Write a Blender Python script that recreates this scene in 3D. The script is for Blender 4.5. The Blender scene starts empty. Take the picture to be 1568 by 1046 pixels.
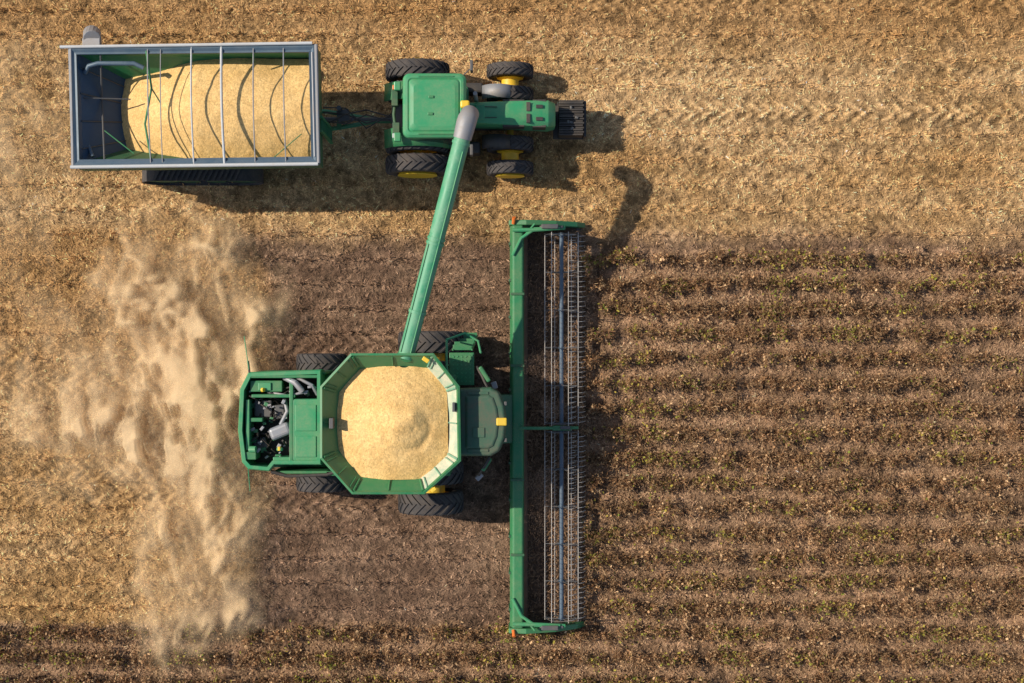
import bpy, bmesh, math
import numpy as np
from mathutils import Vector, Matrix, Euler

SC = bpy.context.scene
H = 42.0           # drone height (m); 50 photo units per metre on the ground
def X(px, z=0.0): return (px-784.0)*(H-z)/(H*50.0)
def Y(py, z=0.0): return (523.0-py)*(H-z)/(H*50.0)
def P(px, py, z): return Vector((X(px,z), Y(py,z), z))
rng = np.random.default_rng(7)

# ------------------------------------------------------------------ materials
def newmat(name):
    m = bpy.data.materials.new(name); m.use_nodes = True
    nt = m.node_tree; b = nt.nodes["Principled BSDF"]
    return m, nt, b

def paint(name, col, rough=0.4, metal=0.0, dust=0.25, dcol=(0.42,0.29,0.16), bump=0.0, nscale=2.2, spec=0.5):
    m, nt, b = newmat(name)
    N = nt.nodes; L = nt.links
    tc = N.new("ShaderNodeTexCoord")
    n1 = N.new("ShaderNodeTexNoise"); n1.inputs["Scale"].default_value = nscale; n1.inputs["Detail"].default_value = 8; n1.inputs["Roughness"].default_value=0.65
    n2 = N.new("ShaderNodeTexNoise"); n2.inputs["Scale"].default_value = nscale*9; n2.inputs["Detail"].default_value = 5
    L.new(tc.outputs["Object"], n1.inputs["Vector"]); L.new(tc.outputs["Object"], n2.inputs["Vector"])
    geo = N.new("ShaderNodeNewGeometry"); sep = N.new("ShaderNodeSeparateXYZ"); L.new(geo.outputs["Normal"], sep.inputs[0])
    up = N.new("ShaderNodeMapRange"); up.inputs[1].default_value=-0.2; up.inputs[2].default_value=1.0; up.inputs[3].default_value=0.45; up.inputs[4].default_value=1.0
    L.new(sep.outputs["Z"], up.inputs[0])
    r1 = N.new("ShaderNodeMapRange"); r1.inputs[1].default_value=0.35; r1.inputs[2].default_value=0.72; L.new(n1.outputs["Fac"], r1.inputs[0])
    r2 = N.new("ShaderNodeMapRange"); r2.inputs[1].default_value=0.3; r2.inputs[2].default_value=0.7; r2.inputs[3].default_value=0.6; r2.inputs[4].default_value=1.3; L.new(n2.outputs["Fac"], r2.inputs[0])
    mu = N.new("ShaderNodeMath"); mu.operation='MULTIPLY'; L.new(r1.outputs[0], mu.inputs[0]); L.new(r2.outputs[0], mu.inputs[1])
    mu2 = N.new("ShaderNodeMath"); mu2.operation='MULTIPLY'; L.new(mu.outputs[0], mu2.inputs[0]); L.new(up.outputs[0], mu2.inputs[1])
    mu3 = N.new("ShaderNodeMath"); mu3.operation='MULTIPLY_ADD'; L.new(mu2.outputs[0], mu3.inputs[0]); mu3.inputs[1].default_value=dust; mu3.inputs[2].default_value=dust*0.25; mu3.use_clamp=True
    mix = N.new("ShaderNodeMix"); mix.data_type='RGBA'
    mix.inputs[6].default_value=(*col,1); mix.inputs[7].default_value=(*dcol,1)
    L.new(mu3.outputs[0], mix.inputs[0]); L.new(mix.outputs[2], b.inputs["Base Color"])
    rr = N.new("ShaderNodeMapRange"); rr.inputs[3].default_value=rough; rr.inputs[4].default_value=0.9; L.new(mu3.outputs[0], rr.inputs[0]); rr.inputs[2].default_value=0.6
    L.new(rr.outputs[0], b.inputs["Roughness"])
    b.inputs["Metallic"].default_value=metal
    b.inputs["Specular IOR Level"].default_value=spec
    if bump>0:
        bp = N.new("ShaderNodeBump"); bp.inputs["Strength"].default_value=bump; bp.inputs["Distance"].default_value=0.02
        L.new(n2.outputs["Fac"], bp.inputs["Height"]); L.new(bp.outputs[0], b.inputs["Normal"])
    return m

GREEN  = paint("green_paint", (0.005,0.19,0.07), 0.38, dust=0.18)
GREENL = paint("green_paint_light", (0.012,0.28,0.115), 0.32, dust=0.22)
GREEND = paint("green_paint_dusty", (0.006,0.105,0.045), 0.48, dust=0.28, dcol=(0.25,0.17,0.1))
CABR   = paint("cab_roof_dusty_green", (0.006,0.105,0.055), 0.42, dust=0.6, dcol=(0.18,0.12,0.09), nscale=1.6)
AUGERM = paint("auger_green", (0.025,0.27,0.13), 0.28, dust=0.4, dcol=(0.36,0.48,0.34))  # lighter green with pale green patches paints in the tube's highlights
YELLOW = paint("yellow_paint", (0.80,0.52,0.02), 0.4, dust=0.2)
RUBBER = paint("tyre_rubber", (0.03,0.031,0.036), 0.8, dust=0.32, dcol=(0.20,0.15,0.11), nscale=4)
BLACK  = paint("black_plastic", (0.018,0.018,0.02), 0.5, dust=0.3, dcol=(0.2,0.15,0.1))
STEEL  = paint("grey_steel", (0.27,0.29,0.32), 0.45, metal=0.3, dust=0.3)
STEELD = paint("dark_steel", (0.09,0.10,0.11), 0.45, metal=0.4, dust=0.3, dcol=(0.25,0.18,0.11))
BLUEST = paint("blue_grey_steel", (0.06,0.105,0.15), 0.42, metal=0.1, dust=0.2, dcol=(0.30,0.32,0.32))
BLUEIN = paint("hopper_inner_blue", (0.018,0.055,0.115), 0.4, metal=0.0, dust=0.4, dcol=(0.09,0.15,0.20), nscale=1.6)
REELT  = paint("reel_tube_blue", (0.06,0.11,0.165), 0.5, metal=0.0, dust=0.25, dcol=(0.2,0.17,0.14))
TINE   = paint("tine_steel", (0.50,0.48,0.45), 0.5, metal=0.0, dust=0.5, dcol=(0.42,0.32,0.22))
RIM    = paint("tank_rib_sunlit_dusty", (0.06,0.30,0.19), 0.5, dust=0.5, dcol=(0.55,0.48,0.34))  # ribs on the sunward panels: sunlight painted in as paler colour, plus dust
PANEL  = paint("tank_panel_sunlit_dusty", (0.20,0.38,0.27), 0.55, dust=1.0, dcol=(0.72,0.60,0.43))  # panels facing the sun: sunlight painted in as pale colour, plus dust
DECK   = paint("draper_belt", (0.075,0.046,0.032), 0.85, dust=0.9, dcol=(0.20,0.12,0.07), bump=0.6, nscale=4)
GLASS  = paint("cab_glass", (0.02,0.03,0.035), 0.12, dust=0.12)
ORANGE = paint("orange_marker", (0.75,0.16,0.02), 0.4, dust=0.1)
WHITE  = paint("white_rail", (0.52,0.55,0.57), 0.45, dust=0.3)

def grainmat():
    m, nt, b = newmat("soybean_grain")
    N=nt.nodes; L=nt.links
    tc=N.new("ShaderNodeTexCoord")
    v=N.new("ShaderNodeTexVoronoi"); v.inputs["Scale"].default_value=27; L.new(tc.outputs["Object"], v.inputs["Vector"])
    n=N.new("ShaderNodeTexNoise"); n.inputs["Scale"].default_value=1.8; n.inputs["Detail"].default_value=9; n.inputs["Roughness"].default_value=0.75; L.new(tc.outputs["Object"], n.inputs["Vector"])
    r=N.new("ShaderNodeValToRGB"); r.color_ramp.elements[0].position=0.3; r.color_ramp.elements[0].color=(0.70,0.425,0.15,1); r.color_ramp.elements[1].position=0.64; r.color_ramp.elements[1].color=(0.88,0.585,0.245,1)
    L.new(n.outputs["Fac"], r.inputs[0])
    mr=N.new("ShaderNodeMapRange"); mr.inputs[3].default_value=0.68; mr.inputs[4].default_value=1.16; L.new(v.outputs["Color"], mr.inputs[0])
    mx=N.new("ShaderNodeVectorMath"); mx.operation='SCALE'; L.new(r.outputs[0], mx.inputs[0]); L.new(mr.outputs[0], mx.inputs["Scale"])
    L.new(mx.outputs[0], b.inputs["Base Color"]); b.inputs["Roughness"].default_value=0.75; b.inputs["Specular IOR Level"].default_value=.2
    bp=N.new("ShaderNodeBump"); bp.inputs["Strength"].default_value=0.4; bp.inputs["Distance"].default_value=0.015; bp.invert=True
    L.new(v.outputs["Distance"], bp.inputs["Height"]); L.new(bp.outputs[0], b.inputs["Normal"])
    return m
GRAIN = grainmat()

def vcolmat(name, rough=0.9, noise=0.0, alpha=False):
    m, nt, b = newmat(name); N=nt.nodes; L=nt.links
    a=N.new("ShaderNodeAttribute"); a.attribute_name="Col"
    if noise>0:
        tc=N.new("ShaderNodeTexCoord")
        n=N.new("ShaderNodeTexNoise"); n.inputs["Scale"].default_value=11; n.inputs["Detail"].default_value=6; n.inputs["Roughness"].default_value=0.75
        n2=N.new("ShaderNodeTexNoise"); n2.inputs["Scale"].default_value=40; n2.inputs["Detail"].default_value=2
        L.new(tc.outputs["Object"], n.inputs["Vector"]); L.new(tc.outputs["Object"], n2.inputs["Vector"])
        ad=N.new("ShaderNodeMath"); ad.operation='ADD'; L.new(n.outputs["Fac"], ad.inputs[0]); L.new(n2.outputs["Fac"], ad.inputs[1])
        mr=N.new("ShaderNodeMapRange"); mr.inputs[1].default_value=0.75; mr.inputs[2].default_value=1.25; mr.inputs[3].default_value=1-noise; mr.inputs[4].default_value=1+noise
        L.new(ad.outputs[0], mr.inputs[0])
        mx=N.new("ShaderNodeVectorMath"); mx.operation='SCALE'; L.new(a.outputs["Color"], mx.inputs[0]); L.new(mr.outputs[0], mx.inputs["Scale"])
        L.new(mx.outputs[0], b.inputs["Base Color"])
        bp=N.new("ShaderNodeBump"); bp.inputs["Strength"].default_value=0.8; bp.inputs["Distance"].default_value=0.04
        L.new(ad.outputs[0], bp.inputs["Height"]); L.new(bp.outputs[0], b.inputs["Normal"])
    else:
        L.new(a.outputs["Color"], b.inputs["Base Color"])
    if alpha: L.new(a.outputs["Alpha"], b.inputs["Alpha"])
    b.inputs["Roughness"].default_value=rough; b.inputs["Specular IOR Level"].default_value=0.15 if not alpha else 0.0
    return m
SOIL = vcolmat("field_soil_and_litter", 0.95, 0.5)
VEG  = vcolmat("dry_plant_matter", 0.85)
DUSTM= vcolmat("dust_and_chaff", 1.0)
HAZE = vcolmat("dust_haze", 1.0, alpha=True)

# ------------------------------------------------------------------ mesh builder
class MB:
    def __init__(s): s.v=[]; s.f=[]
    def add(s, v, f):
        o=len(s.v); s.v += [tuple(p) for p in v]; s.f += [tuple(i+o for i in q) for q in f]; return s
    def box(s,x0,x1,y0,y1,z0,z1):
        x0,x1=sorted((x0,x1)); y0,y1=sorted((y0,y1))
        v=[(x0,y0,z0),(x1,y0,z0),(x1,y1,z0),(x0,y1,z0),(x0,y0,z1),(x1,y0,z1),(x1,y1,z1),(x0,y1,z1)]
        return s.add(v,[(3,2,1,0),(4,5,6,7),(0,1,5,4),(1,2,6,5),(2,3,7,6),(3,0,4,7)])
    def pbox(s,px0,py0,px1,py1,z1,z0):   # extents measured at its top height
        return s.box(X(px0,z1),X(px1,z1),Y(py0,z1),Y(py1,z1),z0,z1)
    def obox(s,c,size,ang=0,tilt=0):
        M=Matrix.Translation(Vector(c)) @ Euler((0,tilt,ang)).to_matrix().to_4x4()
        a,b,d=[q/2 for q in size]
        v=[M@Vector(p) for p in [(-a,-b,-d),(a,-b,-d),(a,b,-d),(-a,b,-d),(-a,-b,d),(a,-b,d),(a,b,d),(-a,b,d)]]
        return s.add(v,[(3,2,1,0),(4,5,6,7),(0,1,5,4),(1,2,6,5),(2,3,7,6),(3,0,4,7)])
    def prism(s,lo,hi):
        n=len(lo); f=[tuple(range(n))[::-1], tuple(range(n,2*n))]
        for i in range(n): j=(i+1)%n; f.append((i,j,n+j,n+i))
        return s.add(list(lo)+list(hi),f)
    def strip(s,a,b,closed=True):
        n=len(a); f=[]
        for i in range(n if closed else n-1): j=(i+1)%n; f.append((i,j,n+j,n+i))
        return s.add(list(a)+list(b),f)
    def tube(s,path,r,n=10,cap=True):
        path=[Vector(p) for p in path]; m=len(path)
        rs = r if isinstance(r,(list,tuple)) else [r]*m
        v=[]; 
        for i,p in enumerate(path):
            if i==0: d=path[1]-p
            elif i==m-1: d=p-path[i-1]
            else: d=(path[i+1]-p).normalized()+(p-path[i-1]).normalized()
            d.normalize()
            ref=Vector((0,0,1)) if abs(d.z)<0.9 else Vector((0,1,0))
            a=d.cross(ref).normalized(); b=a.cross(d)
            for k in range(n):
                t=2*math.pi*(k+0.5)/n; v.append(p+a*math.cos(t)*rs[i]+b*math.sin(t)*rs[i])
        f=[]
        for i in range(m-1):
            for k in range(n):
                l=(k+1)%n; f.append((i*n+k,i*n+l,(i+1)*n+l,(i+1)*n+k))
        if cap: f+= [tuple(range(n))[::-1], tuple(range((m-1)*n,m*n))]
        return s.add(v,f)
    def make(s,name,mat,parent,bevel=0.0,smooth=False,segs=2):
        me=bpy.data.meshes.new(name); me.from_pydata([tuple(p) for p in s.v],[],s.f); me.materials.append(mat)
        bm=bmesh.new(); bm.from_mesh(me); bmesh.ops.recalc_face_normals(bm,faces=bm.faces); bm.to_mesh(me); bm.free()
        o=bpy.data.objects.new(name,me); SC.collection.objects.link(o); o.parent=parent
        if smooth:
            for p in me.polygons: p.use_smooth=True
            try: me.set_sharp_from_angle(angle=math.radians(40))
            except Exception: pass
        if bevel>0:
            md=o.modifiers.new("bevel","BEVEL"); md.width=bevel; md.segments=segs; md.limit_method='ANGLE'; md.angle_limit=math.radians(35)
        return o

def empty(name, loc=(0,0,0)):
    e=bpy.data.objects.new(name,None); SC.collection.objects.link(e); e.empty_display_size=0.5; return e

def offs(pts,d):
    n=len(pts); A=sum(pts[i][0]*pts[(i+1)%n][1]-pts[(i+1)%n][0]*pts[i][1] for i in range(n))
    sg=1 if A>0 else -1; out=[]
    for i in range(n):
        p0,p1,p2=Vector(pts[i-1][:2]),Vector(pts[i][:2]),Vector(pts[(i+1)%n][:2])
        a=(p1-p0).normalized(); b=(p2-p1).normalized()
        na=Vector((-a.y,a.x))*sg; nb=Vector((-b.y,b.x))*sg
        m=(na+nb); m.normalize(); c=max(0.35,m.dot(na)); q=p1+m*(d/c); out.append((q.x,q.y))
    return out
def at(pts,z): return [Vector((p[0],p[1],z)) for p in pts]
def poly(pxs,z): return [(X(a,z),Y(b,z)) for a,b in pxs]
def rrect(x0,y0,x1,y1,r,n=6):
    o=[]
    for (cx_,cy_,a0) in ((x1-r,y1-r,0),(x0+r,y1-r,90),(x0+r,y0+r,180),(x1-r,y0+r,270)):
        for k in range(n+1): a=math.radians(a0+90*k/n); o.append((cx_+r*math.cos(a),cy_+r*math.sin(a)))
    return o

def lathe(mb,c,prof,n=40):
    v=[];f=[];m=len(prof)
    for k in range(n):
        t=2*math.pi*k/n
        for (y,r) in prof: v.append((c[0]+r*math.cos(t),c[1]+y,c[2]+r*math.sin(t)))
    for k in range(n):
        l=(k+1)%n
        for i in range(m-1): f.append((k*m+i,k*m+i+1,l*m+i+1,l*m+i))
    mb.add(v,f)
def wheel(name,parent,cx,cy,R,w,out=1,lugs=22,hub=False):
    c=(cx,cy,R); mb=MB(); h=w/2
    lathe(mb,c,[(-h*.75,.58*R),(-h*.95,.66*R),(-h,.78*R),(-h*.97,.88*R),(-h*.85,.935*R),(-h*.4,.95*R),(0,.955*R),(h*.4,.95*R),(h*.85,.935*R),(h*.97,.88*R),(h,.78*R),(h*.95,.66*R),(h*.75,.58*R)],48)
    mb.make(name+"_tyre",RUBBER,parent,smooth=True)
    lg=MB(); dth=2*math.pi/lugs
    for sd in (-1,1):
        for k in range(lugs):
            t0=k*dth+(dth/2 if sd>0 else 0)
            S=5; vv=[]
            for i in range(S+1):
                u=i/S; y=sd*(u*h*1.0-0.04*h); 
                th=t0+u*dth*1.25
                tk=(0.034+0.012*u)/R*1.0
                rb=(.945 if u<.8 else .89)*R; rt=(1.0 if u<.7 else (.985 if u<.9 else .95))*R
                for (tt,rr) in ((th-tk,rb),(th-tk*.75,rt),(th+tk*.75,rt),(th+tk,rb)):
                    vv.append((cx+rr*math.cos(tt),cy+y,R+rr*math.sin(tt)))
            ff=[(0,1,2,3),(S*4+3,S*4+2,S*4+1,S*4)]
            for i in range(S):
                for q in range(4):
                    q2=(q+1)%4; ff.append((i*4+q,i*4+q2,(i+1)*4+q2,(i+1)*4+q))
            lg.add(vv,ff)
    lg.make(name+"_lugs",RUBBER,parent)
    rm=MB(); 
    lathe(rm,c,[(-h*.8,.60*R),(-h*.75,.57*R),(-h*.5,.52*R),(out*h*.25,.50*R),(out*h*.3,.28*R),(out*h*.45,.2*R),(out*h*.5,0.02*R)],40)
    lathe(rm,c,[(h*.8,.60*R),(h*.75,.57*R),(h*.5,.52*R),(out*h*.24,.50*R)],40)
    if hub: lathe(rm,c,[(out*h*.5,.50*R),(out*h*1.15,.62*R),(out*h*1.2,.60*R),(out*h*1.12,.45*R),(out*h*1.0,.02*R)],40)
    rm.make(name+"_rim",YELLOW,parent,smooth=True)

# ------------------------------------------------------------------ ground
def vn(x,y,s,seed):
    fx=x/s; fy=y/s; xi=np.floor(fx).astype(np.int64); yi=np.floor(fy).astype(np.int64); tx=fx-xi; ty=fy-yi
    tx=tx*tx*(3-2*tx); ty=ty*ty*(3-2*ty)
    def h(a,b):
        q=(a.astype(np.uint64)*np.uint64(374761393)+b.astype(np.uint64)*np.uint64(668265263)+np.uint64(seed*974711+11))
        q=(q^(q>>np.uint64(13)))*np.uint64(1274126177); q&=np.uint64(0xffffffff); q=(q^(q>>np.uint64(16)))
        q=(q*np.uint64(2246822519))&np.uint64(0xffffffff); return ((q>>np.uint64(8)).astype(np.float64))/float(2**24)
    return (h(xi,yi)*(1-tx)+h(xi+1,yi)*tx)*(1-ty)+(h(xi,yi+1)*(1-tx)+h(xi+1,yi+1)*tx)*ty
def fbm(x,y,s,seed,o=4):
    r=0;a=1;t=0
    for i in range(o): r=r+a*vn(x,y,s/2**i,seed+i*7); t+=a; a*=.55
    return r/t
def ss(a,b,x):
    t=np.clip((x-a)/(b-a),0,1); return t*t*(3-2*t)
ROW=0.762
ROW0=Y(397)
TRACKS=[(8,.32,.85,820,4000),(14,.3,.6,-900,120),(58,.28,.5,-900,4000),(103,.30,.75,-900,110),(105,.30,.6,900,4000),(172,.36,.95,900,4000),(150,.3,.65,-900,110),
        (222,.3,.55,1000,4000),(262,.3,.5,1000,4000),(322,.28,.5,-900,4000),(352,.28,.5,900,4000),(541,.36,.95,-900,330),(585,.36,.9,-900,330),(720,.36,.95,-900,340),(755,.32,.85,-900,340),(840,.3,.6,-900,330),(640,.3,.6,-900,330),
        (530,.36,.9,400,640),(775,.36,.7,380,640),(905,.25,.5,-900,300),(420,.3,.4,-900,300)]
def field(x,y):
    px=784+50*x; py=523-50*y
    e=(fbm(x,y,1.4,3)-.5); e2=(fbm(x,y,.35,5)-.5)
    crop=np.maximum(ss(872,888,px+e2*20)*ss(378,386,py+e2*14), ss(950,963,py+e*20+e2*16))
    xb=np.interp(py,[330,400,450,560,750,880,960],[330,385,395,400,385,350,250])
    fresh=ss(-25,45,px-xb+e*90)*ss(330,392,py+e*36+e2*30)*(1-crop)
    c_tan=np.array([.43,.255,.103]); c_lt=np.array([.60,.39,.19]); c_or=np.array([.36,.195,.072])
    c_fr=np.array([.165,.10,.063]); c_fr2=np.array([.30,.19,.12]); c_cr=np.array([.315,.195,.115])
    big=fbm(x*.45,y*1.6,3.0,21,4); med=fbm(x,y*1.5,.8,31,4); fine=fbm(x,y,.13,41,3); cl=fbm(x,y,.24,45,2)
    k=ss(.3,.72,big*.65+med*.35)[...,None]
    reg=ss(20,110,py)*(1-.85*ss(330,370,py)*(1-ss(560,640,py))*(px<420))
    reg=np.clip(reg,0,1)[...,None]
    tan=(c_tan*(1-k)+c_lt*k)
    tan=tan*(.35+.65*reg)+c_or*(.65*(1-reg))
    rowm=np.cos(2*np.pi*(y-ROW0)/ROW)
    tan=tan*(1+.13*rowm*(.4+med))[...,None]
    k2=ss(.35,.68,med*.6+cl*.4)[...,None]
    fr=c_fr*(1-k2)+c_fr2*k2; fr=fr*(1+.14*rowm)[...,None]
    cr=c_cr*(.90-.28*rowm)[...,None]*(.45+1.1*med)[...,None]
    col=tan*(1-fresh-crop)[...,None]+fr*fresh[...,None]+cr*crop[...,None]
    spot=ss(.54,.74,cl)
    col=col*(1-.38*spot)[...,None]
    hgt=(fine-.5)*.05+(med-.5)*.05+rowm*.010+(cl-.5)*-.04
    trk=np.zeros_like(x)
    for i,(tp,hw,st,x0,x1) in enumerate(TRACKS):
        yc=Y(tp)+ (vn(x,y*0,5.0,60+i)-.5)*.12
        d=np.abs(y-yc); m=(1-ss(hw*.7,hw*1.05,d+e2*.12))*ss(x0-25,x0+25,px)*(1-ss(x1-25,x1+25,px))*(1-crop)*st
        m=m*np.clip(.15+1.5*fbm(x,y,.9,80+i,3),0,1.25); trk=np.maximum(trk,m)
        sgn=1 if i%3 else -1
        ph=(x+sgn*d*1.15+e2*.22)/.44
        off=np.where(y>yc,0,.5)
        w=np.sin(2*np.pi*(ph+off)); w=np.tanh(w*1.6)
        hgt=hgt+m*(w*.032-.010)
        col=col*(1+np.clip(m*w*.28,-.5,.36)-.05*m)[...,None]
    col=col*(.58+.84*fine)[...,None]
    return np.clip(col,.01,.9),hgt,crop,fresh,trk

def axis(lim,step,far):
    a=list(np.arange(0,lim,step)); s=step; p=a[-1]
    while p<far: s*=1.35; p+=s; a.append(p)
    a=np.array(a); return np.concatenate([-a[:0:-1],a])
xs=axis(17.2,.036,900); ys=axis(11.9,.036,900)
def gridmesh(name,GX,GY,GZ,C4,mat):
    ny,nx=GX.shape
    me=bpy.data.meshes.new(name); me.vertices.add(nx*ny)
    me.vertices.foreach_set("co",np.stack([GX,GY,GZ],-1).astype(np.float32).ravel())
    ii=(np.arange(ny-1)[:,None]*nx+np.arange(nx-1)[None,:]).ravel()
    q=np.stack([ii,ii+1,ii+nx+1,ii+nx],-1).astype(np.int32)
    me.loops.add(q.size); me.loops.foreach_set("vertex_index",q.ravel()); me.polygons.add(len(q)); me.polygons.foreach_set("loop_start",np.arange(0,q.size,4,dtype=np.int32))
    me.update(calc_edges=True)
    ca=me.color_attributes.new("Col","FLOAT_COLOR","POINT"); ca.data.foreach_set("color",C4.astype(np.float32).ravel())
    me.materials.append(mat); o=bpy.data.objects.new(name,me); SC.collection.objects.link(o); return o
GX,GY=np.meshgrid(xs,ys); col,hgt,_,_,_=field(GX,GY)
far=np.maximum(np.abs(GX)-17.1,np.abs(GY)-11.8)>0
hgt=np.where(far,0,hgt)
gridmesh("field_ground",GX,GY,hgt,np.concatenate([col,np.ones(GX.shape+(1,))],-1),SOIL)

def quads(name,V,C,mat):
    n=len(V); me=bpy.data.meshes.new(name); me.vertices.add(n*4); me.vertices.foreach_set("co",V.astype(np.float32).ravel())
    me.loops.add(n*4); me.loops.foreach_set("vertex_index",np.arange(n*4,dtype=np.int32)); me.polygons.add(n); me.polygons.foreach_set("loop_start",np.arange(0,n*4,4,dtype=np.int32))
    me.update(calc_edges=True)
    c4=np.repeat(np.concatenate([C,np.ones((n,1))],1)[:,None,:],4,1)
    ca=me.color_attributes.new("Col","FLOAT_COLOR","POINT"); ca.data.foreach_set("color",c4.astype(np.float32).ravel())
    me.materials.append(mat); o=bpy.data.objects.new(name,me); SC.collection.objects.link(o); return o
def ribbon(c,d,side,L,W):
    a=d*(L/2)[:,None]; b=side*(W/2)[:,None]
    return np.stack([c-a-b,c+a-b,c+a+b,c-a+b],1)
def unit(v): return v/np.maximum(np.linalg.norm(v,axis=1,keepdims=True),1e-6)

# loose straw litter
N=420000
x=rng.uniform(-17.5,17.5,N); y=rng.uniform(-12.3,12.3,N)
col,hg,crop,fresh,trk=field(x,y)
keep=rng.random(N)<(1-.3*fresh-.4*crop)*np.clip(.25+1.4*fbm(x,y,.3,77,2),0,1)*(1-.3*np.clip(trk,0,1))
x,y,col,hg,crop,fresh=[a[keep] for a in (x,y,col,hg,crop,fresh)]; n=len(x)
th=rng.uniform(0,2*np.pi,n); tilt=rng.normal(0,.32,n)
d=np.stack([np.cos(th)*np.cos(tilt),np.sin(th)*np.cos(tilt),np.sin(tilt)],1)
side=unit(np.cross(d,np.stack([rng.normal(0,.4,n),rng.normal(0,.4,n),np.ones(n)],1)))
L=rng.uniform(.03,.125,n); W=rng.uniform(.007,.019,n)
c=np.stack([x,y,hg+.015+rng.random(n)*.05],1)
br=np.exp(rng.normal(.12,.44,n)); C=np.clip(col*br[:,None]*np.array([1.02,1.0,1.0]),0,.85)
quads("straw_residue",ribbon(c,d,side,L,W),C,VEG)

# cut stubble in rows
rows=np.arange(-17,19)*ROW+ROW0
X0=[];Y0=[]
for ry in rows:
    m=int(36*26); X0.append(rng.uniform(-18,18,m)); Y0.append(ry+rng.normal(0,.06,m))
x=np.concatenate(X0); y=np.concatenate(Y0); col,hg,crop,fresh,trk=field(x,y); k=(crop<.3)&(np.abs(y)<12.6)&(trk<.7)
x,y,col,hg=x[k],y[k],col[k],hg[k]; n=len(x)
hh=rng.uniform(.07,.19,n); d=unit(np.stack([rng.normal(.2,.4,n),rng.normal(0,.4,n),np.ones(n)],1))
Vs=[]
for a0 in (0,1.57):
    a=rng.uniform(0,.6,n)+a0; sd=unit(np.cross(d,np.stack([np.cos(a),np.sin(a),np.zeros(n)],1)))
    Vs.append(ribbon(np.stack([x,y,hg+hh/2-.01],1),d,sd,hh,np.full(n,.02)))
quads("crop_stubble",np.concatenate(Vs),np.clip(np.tile(col*rng.uniform(.7,1.6,(n,1)),(2,1)),0,.85),VEG)

# standing soybean crop
PX=[];PY=[]
for ry in rows:
    if ry<Y(385)+.02 and ry>-12.7:
        x0 = X(893) if ry>Y(955) else -17.8
        m=int((17.8-x0)*15); PX.append(rng.uniform(x0,17.8,m)); PY.append(ry+rng.normal(0,.06,m))
px_=np.concatenate(PX); py_=np.concatenate(PY); py_=py_+(fbm(px_,py_,1.0,171,2)-.5)*.20; npl=len(px_)
den=fbm(px_,py_,.5,91,3); kk=rng.random(npl)<np.clip(-.15+2.2*den,0,1); px_,py_=px_[kk],py_[kk]; npl=len(px_)
hpl=rng.uniform(.32,.66,npl)*(.6+.8*fbm(px_,py_,.7,95,3))
K=90; n=npl*K
bx=np.repeat(px_,K); by=np.repeat(py_,K); bh=np.repeat(hpl,K)
lean=np.repeat(rng.normal(0,.13,(npl,2)),K,0)
t=rng.random(n)**.8; az=rng.uniform(0,2*np.pi,n); rad=np.abs(rng.normal(0,1,n))*(.045+.12*t)
rad=np.minimum(rad,.31)
c=np.stack([bx+lean[:,0]*t+rad*np.cos(az),by+lean[:,1]*t+rad*np.sin(az),np.maximum(t*bh*(1-.3*rad/.3),.03)],1)
kind=rng.random(n)
stem=kind<.34; leaf=kind>.85
outw=np.stack([np.cos(az),np.sin(az),np.full(n,1.3)],1)
d=unit(np.where(stem[:,None],outw+rng.normal(0,.35,(n,3)),rng.normal(0,1,(n,3))+np.array([0,0,.1])))
side=unit(np.cross(d,rng.normal(0,1,(n,3))))
L=np.where(stem,rng.uniform(.10,.26,n),np.where(leaf,rng.uniform(.04,.095,n),rng.uniform(.03,.065,n)))
W=np.where(stem,rng.uniform(.006,.012,n),np.where(leaf,rng.uniform(.03,.065,n),rng.uniform(.011,.022,n)))
c1=np.array([.33,.18,.085]); c2=np.array([.15,.072,.036]); c3=np.array([.60,.40,.215])
u=rng.random((n,1)); C=np.where(u<.55,c2+(c1-c2)*u/.55,c1+(c3-c1)*(u-.55)/.45)
C=C*np.repeat(rng.uniform(.6,1.4,npl),K)[:,None]
gn=np.repeat(fbm(px_,py_,.8,111,3),K)
gl=leaf&(rng.random(n)<np.clip((gn-.47)*3.4,0.02,.8)); yl=rng.random((n,1))
C=np.where(gl[:,None],np.array([.18,.22,.035])*(1-yl)+np.array([.42,.32,.06])*yl,C)
quads("soybean_crop",ribbon(c,d,side,L,W),np.clip(C,0,.8),VEG)
n=110000; x=rng.uniform(-17.5,17.5,n); y=rng.uniform(-12.3,Y(388),n); _,hg,crop,_,_=field(x,y); k=(crop>.6)&(rng.random(n)<np.clip(2.2*fbm(x,y,.35,511,3)-.4,0,1)); x,y,hg=x[k],y[k],hg[k]; n=len(x)
d=unit(rng.normal(0,1,(n,3))*np.array([1,1,.3])); side=unit(np.cross(d,rng.normal(0,.4,(n,3))+np.array([0,0,1])))
u=rng.random((n,1)); C=(np.array([.14,.078,.043])*(1-u)+np.array([.52,.34,.195])*u)
quads("fallen_leaf_litter",ribbon(np.stack([x,y,hg+.02+.03*rng.random(n)],1),d,side,rng.uniform(.03,.11,n),rng.uniform(.012,.05,n)),C,VEG)

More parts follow.
